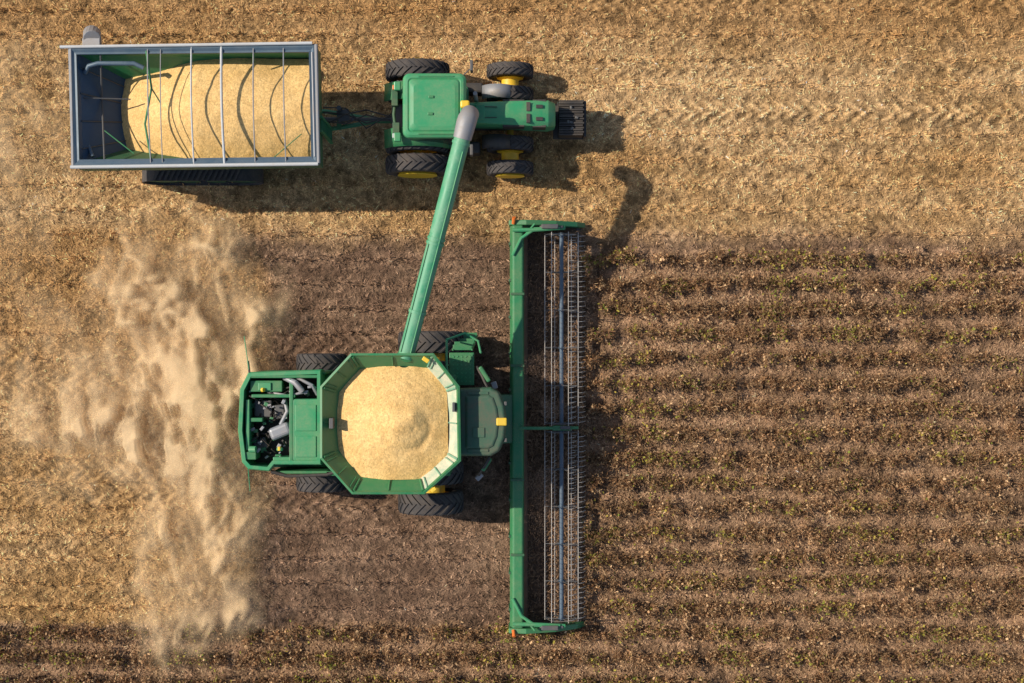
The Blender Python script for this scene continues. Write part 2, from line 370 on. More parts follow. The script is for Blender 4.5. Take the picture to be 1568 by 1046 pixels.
# ------------------------------------------------------------------ combine harvester
CH=empty("combine_harvester")
cy=-2.30
R=.98; cx=X(657,1.9); w=.66
for sd,tag in ((1,"far"),(-1,"near")):
    wheel(f"front_wheel_{tag}_outer",CH,cx,cy-.1+sd*(2.71-w/2),R,w,out=sd)
    wheel(f"front_wheel_{tag}_inner",CH,cx,cy-.1+sd*(2.71-w*1.5-.22),R,w,out=sd)
MB().tube([(cx,cy-2.2,.98),(cx,cy+2.1,.98)],.42,24).make("front_axle",YELLOW,CH,smooth=True)
cxr=X(488,1.4)
for sd,tag in ((1,"far"),(-1,"near")):
    wheel(f"rear_wheel_{tag}",CH,cxr,-2.42+sd*(2.06-.28),.76,.56,out=sd,lugs=20)
MB().tube([(cxr,-4.0,.76),(cxr,-.8,.76)],.12).make("rear_axle",YELLOW,CH)
zt=3.45
lower=[(X(395,2),cy-1.35),(X(700,2),cy-1.35),(X(700,2),cy+1.35),(X(395,2),cy+1.35)]
MB().prism(at(offs(lower,.15),.95),at(lower,2.35)).make("chassis_body",GREEN,CH,.06)
outer=poly([(380,570),(492,566),(492,712),(420,712),(412,722),(380,719),(370,708),(364,660),(367,596)],zt)
inner=offs(outer,.12); mb=MB()
mb.strip(at(offs(outer,.10),1.6),at(outer,3.1)); mb.strip(at(outer,3.1),at(outer,zt-.05)); mb.strip(at(outer,zt-.05),at(offs(outer,.03),zt)); mb.strip(at(offs(outer,.03),zt),at(inner,zt)); mb.strip(at(inner,zt),at(inner,2.4))
mb.make("rear_hood_shell",GREENL,CH,smooth=False)
MB().prism(at(inner,2.3),at(inner,2.42)).make("engine_bay_floor",BLACK,CH)
m=MB(); m.pbox(447,611,489,707,3.42,2.42); m.make("engine_cover",GREENL,CH,.05,segs=3)
m=MB(); m.pbox(452,620,484,660,3.45,3.42); m.pbox(452,668,484,700,3.45,3.42); m.make("engine_cover_panels",GREENL,CH,.012)
m=MB(); m.pbox(379,574,489,579,3.44,2.9); m.pbox(385,604,452,609,3.40,2.8); m.pbox(443,580,449,712,3.43,2.9); m.pbox(378,640,402,646,3.3,2.6); m.pbox(383,583,432,600,3.3,2.6); m.pbox(370,692,392,704,3.4,2.7)
m.make("engine_bay_ribs",GREEN,CH,.02)
m=MB(); m.pbox(395,586,415,598,3.35,3.3); m.pbox(376,612,382,690,3.35,2.6); m.pbox(418,700,445,708,3.36,2.8); m.make("bay_trim",GREENL,CH,.02)
m=MB(); m.obox(P(430,660,3.2),(.62,.36,.4),math.radians(22)); m.make("exhaust_muffler",STEEL,CH,.1,segs=3)
m=MB(); m.obox(P(405,625,2.75),(.5,.5,.5),0); m.obox(P(400,680,2.7),(.4,.35,.4),.3); m.obox(P(430,630,2.9),(.3,.4,.4),.1); m.make("engine_block",STEELD,CH,.04)
m=MB(); m.tube([P(436,578,3.2),P(452,586,3.45),P(462,598,3.4),P(470,604,3.0)],.085); m.tube([P(410,600,3.1),P(440,606,3.35),P(470,600,3.3)],.04); m.tube([P(455,578,3.3),P(478,590,3.4),P(486,604,3.2)],.05)
m.tube([P(430,650,3.2),P(440,630,3.3),P(436,612,3.1)],.06); m.make("exhaust_pipes",STEEL,CH,smooth=True)
m=MB()
for i in range(22):
    a=rng.uniform(385,435); b=rng.uniform(585,700); p=[P(a,b,2.8)]
    for j in range(4): a+=rng.uniform(-12,18); b+=rng.uniform(-14,14); p.append(P(min(max(a,380),470 if b<606 else 438),min(max(b,584),702),rng.uniform(2.8,3.35)))
    m.tube(p,float(rng.choice([.014,.022,.03])),6)
m.make("engine_hoses",BLACK,CH,smooth=True)
m=MB()
for i in range(34):
    a=rng.uniform(382,438); b=rng.uniform(584,704); s_=rng.uniform(.02,.07)
    m.obox(P(a,b,rng.uniform(2.9,3.3)),(s_*2,s_*rng.uniform(.6,1.6),.1),rng.uniform(0,1.5))
for i in range(12):
    a=rng.uniform(440,488); b=rng.uniform(582,603); s_=rng.uniform(.02,.05); m.obox(P(a,b,3.3),(s_*2,s_*1.4,.08),rng.uniform(0,1.5))
m.make("engine_fittings",STEEL,CH,.01)
m=MB()
for i in range(10):
    a=rng.uniform(382,438); b=rng.uniform(606,704); s_=rng.uniform(.05,.1)
    m.obox(P(a,b,rng.uniform(2.8,3.1)),(s_*2,s_*1.6,.1),rng.choice([0,.3,1.2]))
m.make("engine_brackets",GREEN,CH,.015)
m=MB(); m.tube([P(382,688,3.38),P(392,688,3.42)],.09,12); m.tube([P(425,688,3.42),P(432,688,3.5)],.05,10); m.make("filler_caps",GREENL,CH)
m=MB(); m.tube([P(428,684,3.5),P(428,690,3.5)],.05,8); m.tube([P(401,597,3.38),P(404,597,3.42)],.06,8); m.make("warning_labels",YELLOW,CH)
m=MB(); m.tube([P(415,722,3.3),P(440,729,3.2),P(500,727,3.2),P(515,722,3.2)],.05); m.tube([P(380,553,3.3),P(382,571,3.4)],.03); m.make("hand_rails",BLACK,CH,smooth=True)
m=MB(); m.box(X(420,3),X(520,3),cy-1.45,cy-1.36,1.3,3.2); m.box(X(500,3),X(690,3),cy-1.5,cy-1.36,1.4,3.2); m.box(X(392,3),X(500,3),cy+1.36,cy+1.45,1.3,3.2); m.make("side_shields",GREEN,CH,.03)
m=MB(); m.tube([P(374,515,3.1),P(381,566,3.4)],.014,6); m.tube([P(383,752,3.1),P(380,718,3.4)],.014,6); m.make("whip_aerials",GREENL,CH)
m=MB(); m.prism(at(poly([(366,610),(400,600),(400,700),(366,690)],1.2),.8),at(poly([(370,600),(400,590),(400,710),(370,700)],1.6),1.6)); m.make("straw_spreader",BLACK,CH,.04)
# grain tank
zr=4.15
ro=poly([(537,541),(664,541),(704,592),(706,706),(650,757),(539,757),(490,702),(490,592)],zr)
ri=offs(ro,.06); gi=offs(ro,.50); bo=offs(ro,.40)
m=MB(); m.strip(at(bo,2.3),at(bo,3.35)); m.strip(at(bo,3.35),at(ro,zr-.12)); m.strip(at(ro,zr-.12),at(ro,zr)); m.make("grain_tank_outer",GREEN,CH)
m=MB(); m.strip(at(ro,zr),at(ri,zr+.02)); m.strip(at(ri,zr+.02),at(offs(ro,.10),zr-.08)); m.make("grain_tank_rim",GREEN,CH)
A=at(offs(ro,.10),zr-.08); B=at(offs(ro,.56),3.45)
for i in range(8):
    j=(i+1)%8; mm=MB(); mm.add([A[i],A[j],B[j],B[i]],[(0,1,2,3)])
    mm.make(f"tank_panel_{i+1}", PANEL if i in (1,2,3) else GREEN, CH)  # sun-facing panels get the painted-in light, shaded ones the darker green
    rb=MB()
    for t in ((.12,.5,.88) if i%2 else (.5,)):
        p=A[i].lerp(A[j],t); q2=B[i].lerp(B[j],t); rb.tube([p+Vector((0,0,.03)),p.lerp(q2,.55)+Vector((0,0,.05))],.022,6)
    rb.tube([A[i]+Vector((0,0,.05)),A[i].lerp(B[i],.6)+Vector((0,0,.05))],.035,6)
    rb.make(f"tank_rib_{i+1}", RIM if i in (1,2,3) else GREEN, CH)  # same lit and shaded split painted onto the ribs
m=MB(); m.box(X(693,4),X(697,4),Y(616,4),Y(630,4),3.95,4.22); m.box(X(505,4),X(511,4),Y(640,4),Y(656,4),3.8,4.15); m.make("tank_sensors",STEELD,CH,.01)
m=MB(); m.obox(P(652,551,4.2),(.2,.12,.08),-.6); m.obox(P(664,750,4.2),(.16,.1,.06),.7); m.make("tank_marker",YELLOW,CH,.02)
def heap(name,parent,cx,cyy,edge_fn,zf,nr=70,na=160):
    v=[];f=[]
    for i in range(nr+1):
        for k in range(na):
            t=2*math.pi*k/na; r=edge_fn(t)*(i/nr); xx=cx+r*math.cos(t); yy=cyy+r*math.sin(t); v.append((xx,yy,zf(xx,yy)))
    for i in range(nr):
        for k in range(na):
            l=(k+1)%na; f.append((i*na+k,i*na+l,(i+1)*na+l,(i+1)*na+k))
    m=MB(); m.add(v,f); o=m.make(name,GRAIN,parent,smooth=True); return o
gcx,gcy=X(601,4),Y(652,4)
def ef(t):
    d=Vector((math.cos(t),math.sin(t))); best=9
    for i in range(8):
        p=Vector(gi[i]); q2=Vector(gi[(i+1)%8]); e=q2-p; den=d.x*e.y-d.y*e.x
        if abs(den)<1e-9: continue
        w=p-Vector((gcx,gcy)); s_=(w.x*e.y-w.y*e.x)/den; u_=(w.x*d.y-w.y*d.x)/den
        if s_>0 and -1e-6<=u_<=1+1e-6: best=min(best,s_)
    return best+.14
pkx,pky=X(634,4),Y(640,4)
def vnf(a,b,s_,sd): return float(vn(np.array([a]),np.array([b]),s_,sd)[0])
rcx,rcy=X(624,4),Y(655,4)
def zf(a,b):
    r0=math.hypot(a-X(609,4),b-Y(650,4)); r1=math.hypot(a-pkx,b-pky)
    r2=math.hypot(a-rcx,b-rcy); ang=math.atan2(b-rcy,a-rcx)
    z=4.36-.37*math.sqrt(r0*r0+.03)-.02*r0*r0
    z+=.08*math.exp(-(r1/.28)**2)
    wgt=.5+.5*math.cos(ang-math.radians(-50)); z-=.055*wgt*wgt*math.exp(-((r2-.62)/.11)**2)
    z-=.03*math.exp(-((a-pkx)/.07)**2-((b-(pky-.3))/.09)**2)
    z+=.03*(vnf(a,b,.8,5)-.5)+.025*(vnf(a,b,.25,6)-.5)+.014*(vnf(a,b,.07,9)-.5)
    return z
heap("tank_grain",CH,gcx,gcy,ef,zf)
# cab
zc=3.62
roof=poly([(700,594),(752,592),(766,600),(774,622),(777,646),(774,672),(766,692),(752,700),(700,700)],zc)
m=MB(); m.prism(at(roof,zc-.22),at(offs(roof,.05),zc)); m.make("cab_roof",CABR,CH,.07,segs=4)
m=MB(); m.prism(at(offs(roof,.22),zc),at(offs(roof,.28),zc+.05)); m.make("cab_roof_panel",CABR,CH,.03)
gl=offs(roof,.14); m=MB(); m.prism(at(offs(gl,.12),1.75),at(gl,zc-.22)); m.make("cab_glass",GLASS,CH,.04)
m=MB(); m.prism(at(offs(gl,.02),1.45),at(offs(gl,.02),1.75)); m.make("cab_floor",GREEN,CH,.04)
m=MB(); m.pbox(760,640,776,652,zc+.08,zc-.02); m.make("cab_beacon",YELLOW,CH,.03)
m=MB(); m.pbox(716,600,748,604,zc+.03,zc-.02); m.pbox(716,688,748,692,zc+.03,zc-.02); m.pbox(724,655,742,670,zc+.08,zc+.04); m.make("cab_roof_trim",CABR,CH,.01)
m=MB()
for yy in (618,674): m.pbox(772,yy-3,776,yy+3,zc-.08,zc-.2)
m.make("cab_lamps",STEELD,CH,.01)
m=MB(); m.tube([P(748,598,3.3),P(738,575,3.3),P(730,562,3.1)],.045); m.tube([P(750,700,3.3),P(742,714,3.3),P(733,727,3.0)],.045); m.make("mirror_arms",BLACK,CH,smooth=True)
m=MB(); m.obox(P(742,573,3.2),(.5,.12,.35),-1.0); m.obox(P(745,711,3.1),(.42,.12,.35),1.0); m.make("mirrors",GREEN,CH,.04)
m=MB(); m.obox(P(734,730,2.9),(.22,.14,.2),.8); m.obox(P(757,590,2.9),(.16,.2,.2),.3); m.make("work_lamps",STEEL,CH,.02)
zp=2.0
m=MB(); m.pbox(688,540,726,590,zp,zp-.08); m.make("platform",GREEN,CH,.015)
m=MB()
for i in range(5):
    for j in range(7): m.obox(P(694+i*6.5,546+j*6.4,zp+.012),(.06,.03,.02),.8 if (i+j)%2 else -.8)
m.make("platform_tread",GREENL,CH)
m=MB()
rail=[(684,520),(712,510),(732,522),(736,540)]
m.tube([P(a,b,2.9) for a,b in rail],.035); m.tube([P(688,590,2.9),P(684,560,2.9),P(684,520,2.9)],.035); m.tube([P(a,b,2.45) for a,b in rail],.03)
for a,b in rail+[(684,560)]: m.tube([P(a,b,2.9),Vector((X(a,2.9),Y(b,2.9),2.0))],.025)
m.make("platform_rails",GREENL,CH,smooth=True)
m=MB()
for i in range(5): 
    z=2.0-i*.36; m.obox((X(708,2)+i*.03,Y(532,2)+i*.09,z),(.55,.16,.04),0)
m.tube([(X(708,2)-.28,Y(536,2),2.05),(X(708,2)-.16,Y(536,2)+.42,.45)],.03); m.tube([(X(708,2)+.28,Y(536,2),2.05),(X(708,2)+.4,Y(536,2)+.42,.45)],.03)
m.make("ladder",GREEN,CH,.01)
m=MB(); yf=.72
m.prism([Vector((X(735,1.5),cy-yf,1.1)),Vector((X(735,1.5),cy+yf,1.1)),Vector((X(787,.8),cy+yf,.35)),Vector((X(787,.8),cy-yf,.35))],[Vector((X(735,1.5),cy-yf,2.0)),Vector((X(735,1.5),cy+yf,2.0)),Vector((X(787,1),cy+yf,1.15)),Vector((X(787,1),cy-yf,1.15))])
m.make("feeder_house",GREEND,CH,.03)
# unloading auger
a0=P(621,548,3.85); a1=P(712,196,4.95)
m=MB(); m.tube([a0,a0.lerp(a1,.97)],.225,28); m.make("unloading_auger_tube",AUGERM,CH,smooth=True)
m=MB()
for t in (.20,.5,.52,.93): m.tube([a0.lerp(a1,t),a0.lerp(a1,t+.012)],.25,28)
m.make("auger_flanges",AUGERM,CH,smooth=True)
dirv=(a1-a0).normalized(); sdv=dirv.cross(Vector((0,0,1))).normalized()
m=MB(); m.tube([a0.lerp(a1,.02)+sdv*.12+Vector((0,0,.21)),a0.lerp(a1,.9)+sdv*.12+Vector((0,0,.21))],.02,6); m.tube([a0.lerp(a1,.02)-sdv*.16+Vector((0,0,.19)),a0.lerp(a1,.5)-sdv*.16+Vector((0,0,.19))],.014,6)
m.make("auger_hydraulic_lines",GREENL,CH)
m=MB(); m.tube([a0+Vector((-.02,-.02,-1.0)),a0+Vector((-.02,-.02,-.2)),a0+dirv*.1],[.28,.28,.24],20); m.make("auger_elbow",GREEN,CH,smooth=True)
b0=a0.lerp(a1,.955)
m=MB(); m.tube([b0,a1+dirv*.10,a1+dirv*.26+Vector((0,0,-.08)),a1+dirv*.38+Vector((0.02,0.05,-.30)),a1+dirv*.42+Vector((0.03,0.08,-.75))],[.25,.27,.27,.25,.23],20); m.make("auger_spout",STEEL,CH,smooth=True)
# header
zh=1.15; hx0=X(780,zh); hx1=X(806,zh); hy0=Y(962,zh); hy1=Y(345,zh)
m=MB(); m.prism([Vector((hx0,hy0,.95)),Vector((hx1-.06,hy0,.95)),Vector((hx1-.06,hy1,.95)),Vector((hx0,hy1,.95))],[Vector((hx0+.1,hy0,1.22)),Vector((hx1-.1,hy0,1.22)),Vector((hx1-.1,hy1,1.22)),Vector((hx0+.1,hy1,1.22))])
m.make("header_top_beam",GREEN,CH,.05,segs=3)
m=MB(); m.box(hx0+.02,hx0+.14,hy0,hy1,.3,.95); m.box(hx0+.1,hx1+.05,hy0,hy1,.22,.34); m.make("header_back_frame",GREEND,CH,.02)
m=MB()
for k in range(11):
    yy=hy0+(hy1-hy0)*(k+.5)/11; m.box(hx0-.02,hx0+.06,yy-.04,yy+.04,.3,1.1)
for py in (450,560,735,850): m.pbox(782,py-2,803,py+2,1.26,1.2)
m.make("header_brackets",GREEND,CH,.01)
m=MB(); dx1=X(884,.3)
m.add([(hx1-.12,hy0,.95),(hx1+.08,hy0,.36),(dx1,hy0,.20),(dx1,hy1,.20),(hx1+.08,hy1,.36),(hx1-.12,hy1,.95)],[(0,1,4,5),(1,2,3,4)])
m.make("header_draper_deck",DECK,CH)
m=MB()
for k in range(44):
    yy=hy0+.2+(hy1-hy0-.4)*k/43; m.box(hx1+.12,dx1-.2,yy-.012,yy+.012,.25,.375)
m.make("draper_slats",DECK,CH)
m=MB(); m.box(dx1-.02,dx1+.05,hy0,hy1,.16,.21)
for k in range(150):
    yy=hy0+.05+(hy1-hy0-.1)*k/149; m.add([(dx1+.04,yy-.022,.19),(dx1+.04,yy+.022,.19),(dx1+.17,yy,.185),(dx1+.04,yy-.02,.15),(dx1+.04,yy+.02,.15)],[(0,2,1),(3,4,2),(0,3,2),(1,2,4)])
m.make("cutter_bar",STEELD,CH)
for tag,yy,sg in (("far",hy1,1),("near",hy0,-1)):
    m=MB(); y0=yy; y1=yy+sg*.16
    prof=[(hx0-.02,.25),(hx0-.02,1.15),(hx0+.5,1.25),(hx1+.9,.95),(hx1+1.55,.5),(hx1+1.95,.16),(hx1+1.2,.1)]
    prof=[(min(a,X(897,.3)),b) for a,b in prof]
    m.prism([Vector((a,y0,b)) for a,b in prof],[Vector((a,y1,b)) for a,b in prof]); m.make(f"end_divider_{tag}",GREEN,CH,.03)
    m=MB(); m.tube([Vector((hx0+.1,yy-sg*.9,1.25)),Vector((hx0+.35,yy-sg*.4,1.3)),Vector((hx0+.75,yy-sg*.12,1.3)),Vector((hx1+1.0,yy-sg*.1,1.28))],.05,8)
    m.tube([Vector((hx0+.1,yy-sg*.15,1.3)),Vector((hx0+.7,yy-sg*.15,1.32)),Vector((hx1+1.15,yy-sg*.08,1.2))],.06,8)
    m.tube([Vector((hx0+.3,yy-sg*.5,1.28)),Vector((hx0+.75,yy+sg*.03,1.3))],.03,8)
    m.make(f"reel_end_arm_{tag}",GREENL,CH,smooth=True)
    m=MB(); m.tube([Vector((hx0+.12,yy+sg*.05,1.2)),Vector((hx0+.14,yy+sg*.22,1.32))],.055,8); m.make(f"orange_marker_{tag}",ORANGE,CH)
    m=MB(); m.box(hx0+.9,hx1+1.1,yy-sg*.1,yy-sg*.02,.75,1.3); m.obox((hx0+1.2,yy-sg*.05,1.35),(.5,.14,.1),0); m.make(f"reel_drive_{tag}",STEELD,CH,.02)
# reel
rx=X(860,1.15); rz=1.05; rr=.50
ymid=Y(655,1.1)
tub=MB(); arms=MB(); bats=MB(); tines=MB()
for ya,yb in ((hy0+.22,ymid-.08),(ymid+.08,hy1-.22)):
    tub.tube([(rx,ya,rz),(rx,yb,rz)],.062,14)
    L_=yb-ya; ns=5
    for k in range(ns+1):
        yy=ya+.05+(L_-.1)*k/ns
        tub.tube([(rx,yy-.03,rz),(rx,yy+.03,rz)],.09,12)
        for b in range(6):
            t=math.radians(b*60+8); arms.tube([(rx,yy,rz),(rx+rr*math.cos(t),yy,rz+rr*math.sin(t))],.014,5)
        if k in(0,ns):
            for b in range(6):
                t=math.radians(b*60+8); t2=t+math.radians(60); arms.tube([(rx+rr*math.cos(t),yy,rz+rr*math.sin(t)),(rx+rr*math.cos(t2),yy,rz+rr*math.sin(t2))],.012,5)
    for b in range(6):
        t=math.radians(b*60+8); bx_=rx+rr*math.cos(t); bz=rz+rr*math.sin(t)
        bats.tube([(bx_,ya,bz),(bx_,yb,bz)],.011,6)
        nt_=int(L_/.15)
        for k in range(nt_):
            yy=ya+.07+k*.15+rng.normal(0,.008)
            lx=.22 if b in (0,5,1) else .08
            tines.tube([(bx_-.02,yy,bz+.02),(bx_+lx*.7,yy+.015,bz-.05),(bx_+lx,yy+.03,bz-.2)],.0085 if b in (0,1) else .006,4,cap=False)
tub.make("reel_tube",REELT,CH,smooth=True); arms.make("reel_spiders",STEELD,CH); bats.make("reel_bats",TINE,CH); tines.make("reel_tines",TINE,CH)
m=MB(); m.tube([(hx0+.3,ymid,1.25),(hx0+.9,ymid,1.35),(rx+.1,ymid,1.2),(rx+.5,ymid,1.1)],.05,8); m.obox((rx,ymid,1.25),(.55,.14,.14),0); m.make("reel_centre_arm",GREEN,CH,.01)
m=MB(); m.obox((rx+.1,ymid+.02,1.36),(.3,.1,.08),0); m.make("reel_centre_motor",STEELD,CH,.01)
n=14000; yy=rng.uniform(hy0+.1,hy1-.1,n); xx=rng.uniform(hx1+.02,dx1+.15,n); yy=np.where(rng.random(n)<.35,rng.normal(cy,1.0,n),yy)
yy=np.clip(yy,hy0+.1,hy1-.1)
pile=np.exp(-((yy-cy)/1.0)**2)*.14
th=rng.uniform(0,2*np.pi,n); tl=rng.normal(0,.5,n); d=np.stack([np.cos(th)*np.cos(tl),np.sin(th)*np.cos(tl),np.sin(tl)],1); side=unit(np.cross(d,rng.normal(0,1,(n,3))))
c=np.stack([xx,yy,.40+rng.random(n)*(.08+pile)],1)
o=quads("crop_on_deck",ribbon(c,d,side,rng.uniform(.05,.22,n),rng.uniform(.008,.024,n)),np.array([.27,.16,.09])*rng.uniform(.4,1.6,(n,1)),VEG); o.parent=CH

# ------------------------------------------------------------------ tractor
TR=empty("tractor"); ty=6.66
rxw=X(636,1.9); fxw=X(781,1.4)
for sd,tag in ((1,"far"),(-1,"near")):
    wheel(f"rear_wheel_{tag}_outer",TR,rxw,ty+sd*1.39,.96,.53,out=sd,hub=True)
    wheel(f"rear_wheel_{tag}_inner",TR,rxw,ty+sd*.78,.96,.50,out=sd)
    wheel(f"front_wheel_{tag}_outer",TR,fxw,ty+sd*1.46,.71,.40,out=sd,lugs=20,hub=True)
    wheel(f"front_wheel_{tag}_inner",TR,fxw,ty+sd*.74,.71,.42,out=sd,lugs=20)
m=MB(); m.tube([(rxw,ty-1.6,.96),(rxw,ty+1.6,.96)],.13); m.tube([(fxw,ty-1.55,.72),(fxw,ty+1.55,.72)],.11)
for sd in (-1,1):
    m.tube([(fxw,ty+sd*.96,.72),(fxw,ty+sd*1.0,.72),(fxw,ty+sd*1.20,.72),(fxw,ty+sd*1.25,.72)],[.40,.26,.26,.40],24)
m.make("axles",YELLOW,TR,smooth=True)
m=MB(); m.box(rxw-.5,X(850,1.3),ty-.3,ty+.3,.6,1.2); m.box(rxw-.75,rxw-.3,ty-.4,ty+.4,.5,1.3); m.make("transmission_frame",STEELD,TR,.05)
zhd=2.12
hx_a=X(716,zhd); hx_b=X(800,zhd); hx_c=X(840,zhd); hx_d=X(851,zhd)
def sect(x,w,z0,z1,ch):
    return [Vector((x,ty-w,z0)),Vector((x,ty-w,z1-ch)),Vector((x,ty-w+ch*1.0,z1-.02)),Vector((x,ty,z1)),Vector((x,ty+w-ch*1.0,z1-.02)),Vector((x,ty+w,z1-ch)),Vector((x,ty+w,z0))]
S=[sect(hx_a,.30,1.15,2.20,.12),sect(hx_b,.37,1.1,2.14,.12),sect(hx_c,.39,1.0,2.05,.13),sect(hx_d,.33,1.0,1.85,.14)]
m=MB(); v=[p for s_ in S for p in s_]; f=[tuple(range(7)),tuple(range(27,20,-1))]
for i in range(3):
    for k in range(7): l=(k+1)%7; f.append((i*7+k,i*7+l,(i+1)*7+l,(i+1)*7+k))
m.add(v,f); m.make("hood",GREENL,TR,.025,smooth=True)
m=MB()
m.box(X(806,zhd),X(812,zhd),ty-.30,ty-.04,2.0,2.155); m.box(X(806,zhd),X(812,zhd),ty+.04,ty+.30,2.0,2.155); m.box(X(770,zhd),X(803,zhd),ty-.395,ty-.33,1.5,2.03); m.box(X(770,zhd),X(803,zhd),ty+.33,ty+.395,1.5,2.03)
m.box(X(816,zhd),X(836,zhd),ty-.405,ty-.34,1.4,1.97); m.box(X(816,zhd),X(836,zhd),ty+.34,ty+.405,1.4,1.97)
for k in (-.18,.18): m.obox((X(826,zhd),ty+k,2.10),(.2,.10,.04),0,.04)
m.obox((X(748,zhd),ty-.16,2.165),(.5,.02,.03),.02); m.obox((X(748,zhd),ty+.16,2.165),(.5,.02,.03),-.02)
m.make("hood_grilles",BLACK,TR,.006)
m=MB(); m.box(X(728,zhd),X(742,zhd),ty-.22,ty+.22,2.15,2.20); m.make("hood_rear_panel",GREENL,TR,.02)
m=MB()
for k in range(16):
    yy=ty-.5+k*.066; m.box(X(856,1.3),X(893,1.3)+.03*(k%2),yy-.028,yy+.028,.55,1.25+.03*(k%3))
m.make("front_weights",BLACK,TR,.012)
m=MB(); m.box(X(848,1.2),X(898,1.2),ty-.55,ty+.52,.5,.62); m.box(X(894,1.2),X(898,1.2),ty-.55,ty+.52,.62,1.1); m.make("weight_bracket",BLACK,TR,.01)
m=MB()
for k in range(5):
    m.obox((X(862+rng.uniform(0,26),1.35),ty+rng.uniform(-.4,.4),1.30),(.10,.07,.06),rng.uniform(0,3))
m.make("weight_fittings",STEELD,TR,.02)
# cab
zc=3.28
x0,x1,y0,y1=X(616,zc),X(714,zc),Y(211,zc),Y(111,zc)
def rr_(o,r): return rrect(x0+o,y0+o,x1-o,y1-o,r)
m=MB(); m.strip(at(rr_(.03,.2),zc-.22),at(rr_(0,.2),zc-.14)); m.strip(at(rr_(0,.2),zc-.14),at(rr_(.02,.19),zc-.06)); m.strip(at(rr_(.02,.19),zc-.06),at(rr_(.08,.16),zc-.01)); m.strip(at(rr_(.08,.16),zc-.01),at(rr_(.15,.12),zc)); m.strip(at(rr_(.15,.12),zc),at(rr_(.18,.12),zc-.025)); m.strip(at(rr_(.18,.12),zc-.025),at(rr_(.22,.12),zc+.015)); t_=at(rr_(.32,.14),zc+.04); m.strip(at(rr_(.22,.12),zc+.015),t_); m.add(t_,[tuple(range(len(t_)))])
m.make("cab_roof",GREENL,TR,smooth=True)
m=MB(); m.pbox(656,146,664,150,zc+.075,zc+.03); m.pbox(655,172,663,176,zc+.075,zc+.03); m.pbox(640,116,695,118,zc+.02,zc-.03); m.pbox(640,204,695,206,zc+.02,zc-.03); m.make("roof_fittings",GREEN,TR,.01)
m=MB(); m.prism(at(rr_(.06,.15),1.35),at(rr_(.14,.12),zc-.2)); m.make("cab_glass",GLASS,TR)
m=MB(); m.prism(at(rr_(.0,.15),1.1),at(rr_(.0,.15),1.4)); m.make("cab_base",GREEN,TR,.03)
m=MB(); m.obox(P(712,160,zc+.05),(.26,.22,.16),0); m.make("beacon",YELLOW,TR,.05)
for sd,tag in ((1,"far"),(-1,"near")):
    m=MB(); r_=1.06
    inn=[];out=[]
    for k in range(9):
        a=math.radians(25+k*16); xx=rxw+r_*math.cos(a); zz=.96+r_*math.sin(a)
        inn.append(Vector((xx,ty+sd*.42,zz+.12))); out.append(Vector((xx,ty+sd*.95,zz)))
    m.strip(inn,out,closed=False); o=m.make(f"rear_fender_{tag}",GREEN,TR,smooth=True)
    sm=o.modifiers.new("solid","SOLIDIFY"); sm.thickness=.04
    m=MB(); m.obox((X(608,2.4),ty+sd*.74,2.25),(.2,.26,.16),0); m.make(f"tail_lamp_{tag}",GREENL,TR,.03)
    m=MB(); m.obox((X(602,2.4),ty+sd*.70,2.25),(.06,.14,.12),0); m.make(f"tail_lamp_lens_{tag}",ORANGE if sd>0 else WHITE,TR,.02)
    m=MB(); m.tube([(X(705,2.9),ty+sd*.85,2.9),(X(722,2.9),ty+sd*1.15,2.9)],.02,6); m.obox((X(722,2.9),ty+sd*1.2,2.8),(.08,.3,.4),0); m.make(f"mirror_{tag}",STEELD,TR,.02)
for tag,sg,mt in (("far",1,STEEL),("near",-1,BLACK)):
    m=MB(); inn=[];out=[]
    for k in range(8):
        a=math.radians(35+k*16); xx=X(762,1.5)+.56*math.cos(a); zz=.86+.74*math.sin(a); inn.append(Vector((xx,ty+sg*.54,zz))); out.append(Vector((xx,ty+sg*.94,zz)))
    m.strip(inn,out,closed=False); o=m.make(f"front_fender_{tag}",mt,TR,smooth=True); sm=o.modifiers.new("solid","SOLIDIFY"); sm.thickness=.04
m=MB(); m.tube([(X(728,2.6),ty+.42,1.5),(X(728,2.6),ty+.42,2.9)],.06,12); m.make("exhaust_stack",STEEL,TR,smooth=True)
m=MB(); m.box(X(690,1.2),X(740,1.2),ty+.75,ty+1.05,.5,1.2); m.box(X(690,1.2),X(735,1.2),ty-1.05,ty-.7,.45,1.15); m.make("fuel_tank_and_steps",BLACK,TR,.06)
m=MB(); m.tube([P(596,140,1.6),P(606,150,1.9),P(603,175,1.9),P(606,200,1.9)],.05); m.obox(P(605,150,2.0),(.18,.5,.3),0); m.obox(P(607,198,2.0),(.2,.35,.3),0); m.make("rear_linkage",GREEND,TR,.02)

# ------------------------------------------------------------------ grain cart
GC=empty("grain_cart"); zt=3.6
co=poly([(106,73),(483,69),(487,250),(111,255)],zt); ci=offs(co,.19)
Lx=min(p[0] for p in ci); Rx=max(p[0] for p in ci); Ty=max(p[1] for p in ci); By=min(p[1] for p in ci)
hop_lo=[(Lx+2.1,Ty-1.05),(Rx-1.3,Ty-1.05),(Rx-1.3,By+1.05),(Lx+2.1,By+1.05)]
m=MB(); m.strip(at(co,2.55),at(co,zt)); m.strip(at(hop_lo,1.0),at(co,2.55)); m.prism(at(hop_lo,.9),at(hop_lo,1.0)); m.make("hopper_outer",GREEND,GC)
m=MB(); m.strip(at(offs(co,-.03),zt-.1),at(offs(co,-.03),zt)); m.strip(at(offs(co,-.03),zt),at(offs(co,.06),zt+.03)); m.strip(at(offs(co,.06),zt+.03),at(offs(co,.13),zt-.02)); m.strip(at(offs(co,.13),zt-.02),at(ci,zt)); m.strip(at(ci,zt),at(offs(ci,-.01),zt-.14)); m.make("hopper_rim",BLUEST,GC)
up=at(offs(ci,-.05),zt-.05)
